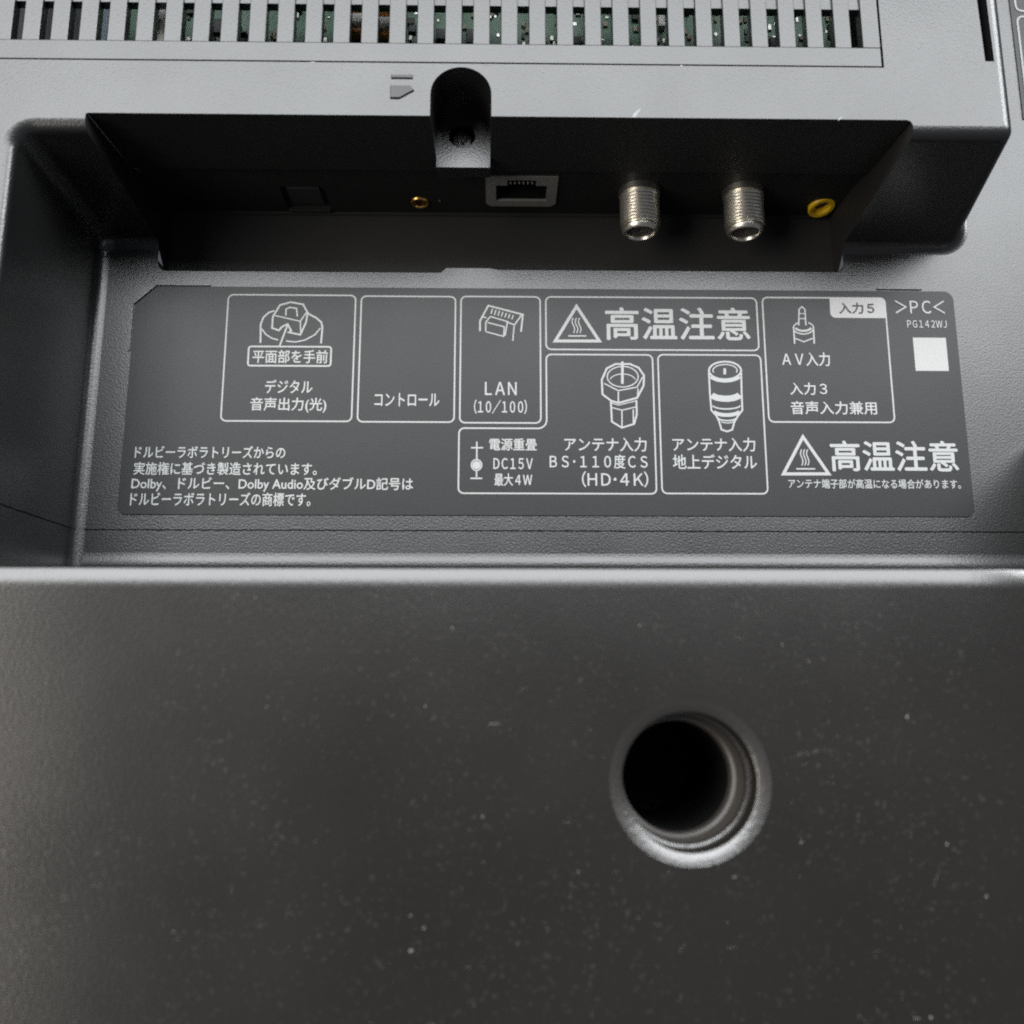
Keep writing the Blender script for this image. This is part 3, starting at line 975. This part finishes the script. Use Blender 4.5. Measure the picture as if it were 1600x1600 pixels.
for text, x0, x1, z0, z1 in TEXTS:
    small = (z1 - z0) < 2.4
    lettering(text, x0, x1, z0, z1, M['ink'] if text == '入力５' else M['print'], 0.03 if small else (0.13 if text == '高温注意' else 0.05))

# raised guide ribs at the corners of the label
gr = stroke_mesh([])
for pts in ([(-84.9, 79.7), (-84.85, 91.2), (-79.8, 95.95), (-67.3, 95.95)], [(89.2, 96.1), (99.9, 96.1)]):
    a, b = ribbon(pts, 0.34, False)
    lo1, hi1, hi2, lo2 = ([(p.x, p.y, hh) for p in pp_] for pp_, hh in ((a, -0.1), (a, 0.42), (b, 0.42), (b, -0.1)))
    g = MB()
    g.loft([lo1, hi1, hi2, lo2])
    for k in (0, -1):
        g.face(lo1[k], hi1[k], hi2[k], lo2[k])
    g.build('guide_rib', M['shell'], tv, smooth=0)

# second label on the floor beside the housing, cut by the picture's edge
l2 = MB()
out2 = [(128.8, 141.0), (149.0, 141.0), (149.0, 213.0), (128.8, 213.0)]
l2.loft([[(x, z, -0.2) for x, z in out2], [(x, z, 0.3) for x, z in out2]], True)
l2.fill([[(x, z, 0.3) for x, z in out2]])
label2 = l2.build('side_label_plate', M['label'], tv, smooth=0)
HL_keep = HL
HL = 0.30
for z0, z1 in ((171.2, 212.0), (138.0 + 4.0, 169.6)):
    mb = MB()
    h = next_h()
    w = 0.5
    x0, x1, r = 130.1, 148.5, 1.5
    mb.loft([[(x, z, h) for x, z in rounded(x0 - w / 2, x1 + w / 2, z0 - w / 2, z1 + w / 2, r + w / 2)], [(x, z, h) for x, z in rounded(x0 + w / 2, x1 - w / 2, z0 + w / 2, z1 - w / 2, r - w / 2)]], True)
    mb.build('outline', M['print'], label2, smooth=0)
HL = HL_keep

# ------------------------------------------------------------------ dust
du = MB()
rng = random.Random(5)


def speck(x, z, h, sx, sz, ang=0.0):
    ca, sa = math.cos(ang), math.sin(ang)
    ring = []
    n = 6
    for i in range(n):
        t = 2 * math.pi * i / n
        k = rng.uniform(0.65, 1.1)
        u, v = sx * k * math.cos(t), sz * k * math.sin(t)
        ring.append((x + u * ca - v * sa, z + u * sa + v * ca, h))
    top = (x, z, h + min(sx, sz) * 0.6 + 0.02)
    ids = du.add(ring + [top])
    for i in range(n):
        du.f.append((ids[i], ids[(i + 1) % n], ids[n]))


for k in range(900):
    x = rng.uniform(-80, 73)
    z = rng.uniform(-46, 17)
    if math.hypot(x - HXC, z - HZC) < 13:
        continue
    if rng.random() > 0.35 + 0.65 * min(1, max(0, (x + 60) / 70)):
        continue
    s = rng.choice((0.025, 0.03, 0.035, 0.04, 0.05, 0.07))
    speck(x, z, HC, s, s * rng.uniform(0.7, 1.6), rng.uniform(0, 3))
for px, pz, sx, sz, a in ((62.5, -1.9, 0.16, 0.42, -0.3), (67.0, -20.4, 0.13, 0.3, -0.1), (72.2, -27.8, 0.13, 0.3, -0.2), (62.5, -44.2, 0.28, 0.2, 0), (60.4, -44.3, 0.8, 0.08, 0),
                          (-12.4, -35.0, 0.45, 0.18, 0.4), (-10.6, -31.9, 0.22, 0.2, 0), (-12.6, -30.2, 0.3, 0.1, 0), (-0.5, -2.9, 1.2, 0.07, 0.03), (-46.8, -32.3, 0.16, 0.16, 0),
                          (-35.0, -0.4, 0.11, 0.2, 0), (-11.0, -0.3, 0.14, 0.2, 0), (45.2, -20.2, 0.15, 0.2, 0), (12.0, -24.2, 0.16, 0.16, 0), (-37.6, 16.2, 0.14, 0.16, 0), (-2.2, -16.4, 0.2, 0.2, 0),
                          (35.0, -25.0, 0.25, 0.12, 0.2), (-7.0, 11.5, 0.12, 0.2, 0), (22.0, 12.0, 0.2, 0.14, 0), (44.0, 9.0, 0.12, 0.22, 0), (48.0, 6.5, 0.2, 0.16, 0)):
    speck(px, pz, HC, sx, sz, a)
for k in range(46):             # fine rub marks, most of them near the hole
    near = rng.random() < 0.6
    x, z = (HXC + rng.gauss(0, 20), HZC + rng.gauss(0, 16)) if near else (rng.uniform(-78, 72), rng.uniform(-45, 16))
    if math.hypot(x - HXC, z - HZC) > 13.5 and z < 16.5 and x < 73:
        speck(x, z, HC, rng.uniform(0.25, 0.9), rng.uniform(0.012, 0.025), rng.choice((0.05, 0.1, 1.4, 1.5, 0.7)) + rng.uniform(-0.2, 0.2))


def fibre(x, z, h, length, ang):
    pts = [(x, z)]
    for i in range(7):
        ang += rng.uniform(-0.5, 0.5)
        x, z = x + length / 7 * math.cos(ang), z + length / 7 * math.sin(ang)
        pts.append((x, z))
    ra, rb = ribbon(pts, 0.035, False)
    du.loft([[(p.x, p.y, h) for p in ra], [(p.x, p.y, h + 0.05) for p in pts_mid(pts)], [(p.x, p.y, h) for p in rb]])


def pts_mid(pts):
    return [Vector((px, pz)) for px, pz in pts]


for k in range(16):
    x, z = rng.uniform(-60, 70), rng.uniform(-45, 15)
    if math.hypot(x - HXC, z - HZC) > 16:
        fibre(x, z, HC, rng.uniform(0.8, 2.4), rng.uniform(0, 6.3))
for k in range(5):
    fibre(rng.uniform(-70, 100), rng.uniform(34, 41), 0.3, rng.uniform(0.8, 1.8), rng.uniform(0, 6.3))
for k in range(260):            # lint caught in the joint above the cover
    speck(rng.uniform(-120, 110), 24.4 + rng.uniform(-0.3, 0.5), 33.8, rng.uniform(0.05, 0.16), rng.uniform(0.05, 0.12), rng.uniform(0, 3))
for k in range(160):            # a little on the housing and the label
    x, z = rng.uniform(-84, 122), rng.uniform(33, 98)
    if z < 40 or x > 108:
        speck(x, z, 0.0, 0.05, 0.06)
    else:
        speck(x, z, HL, 0.025, 0.03)
for k in range(120):
    x, z = rng.uniform(-95, 98), rng.uniform(117, 128)
    if not (-15 < x < -0.5):
        speck(x, z, HF, rng.uniform(0.03, 0.06), rng.uniform(0.03, 0.07))
dust = du.build('dust', M['dust'], None, smooth=0)
dust['label'] = 'pale dust specks scattered over the black plastic'
dust['category'] = 'dust'
dust['kind'] = 'stuff'

for m in bpy.data.meshes:
    m.validate()
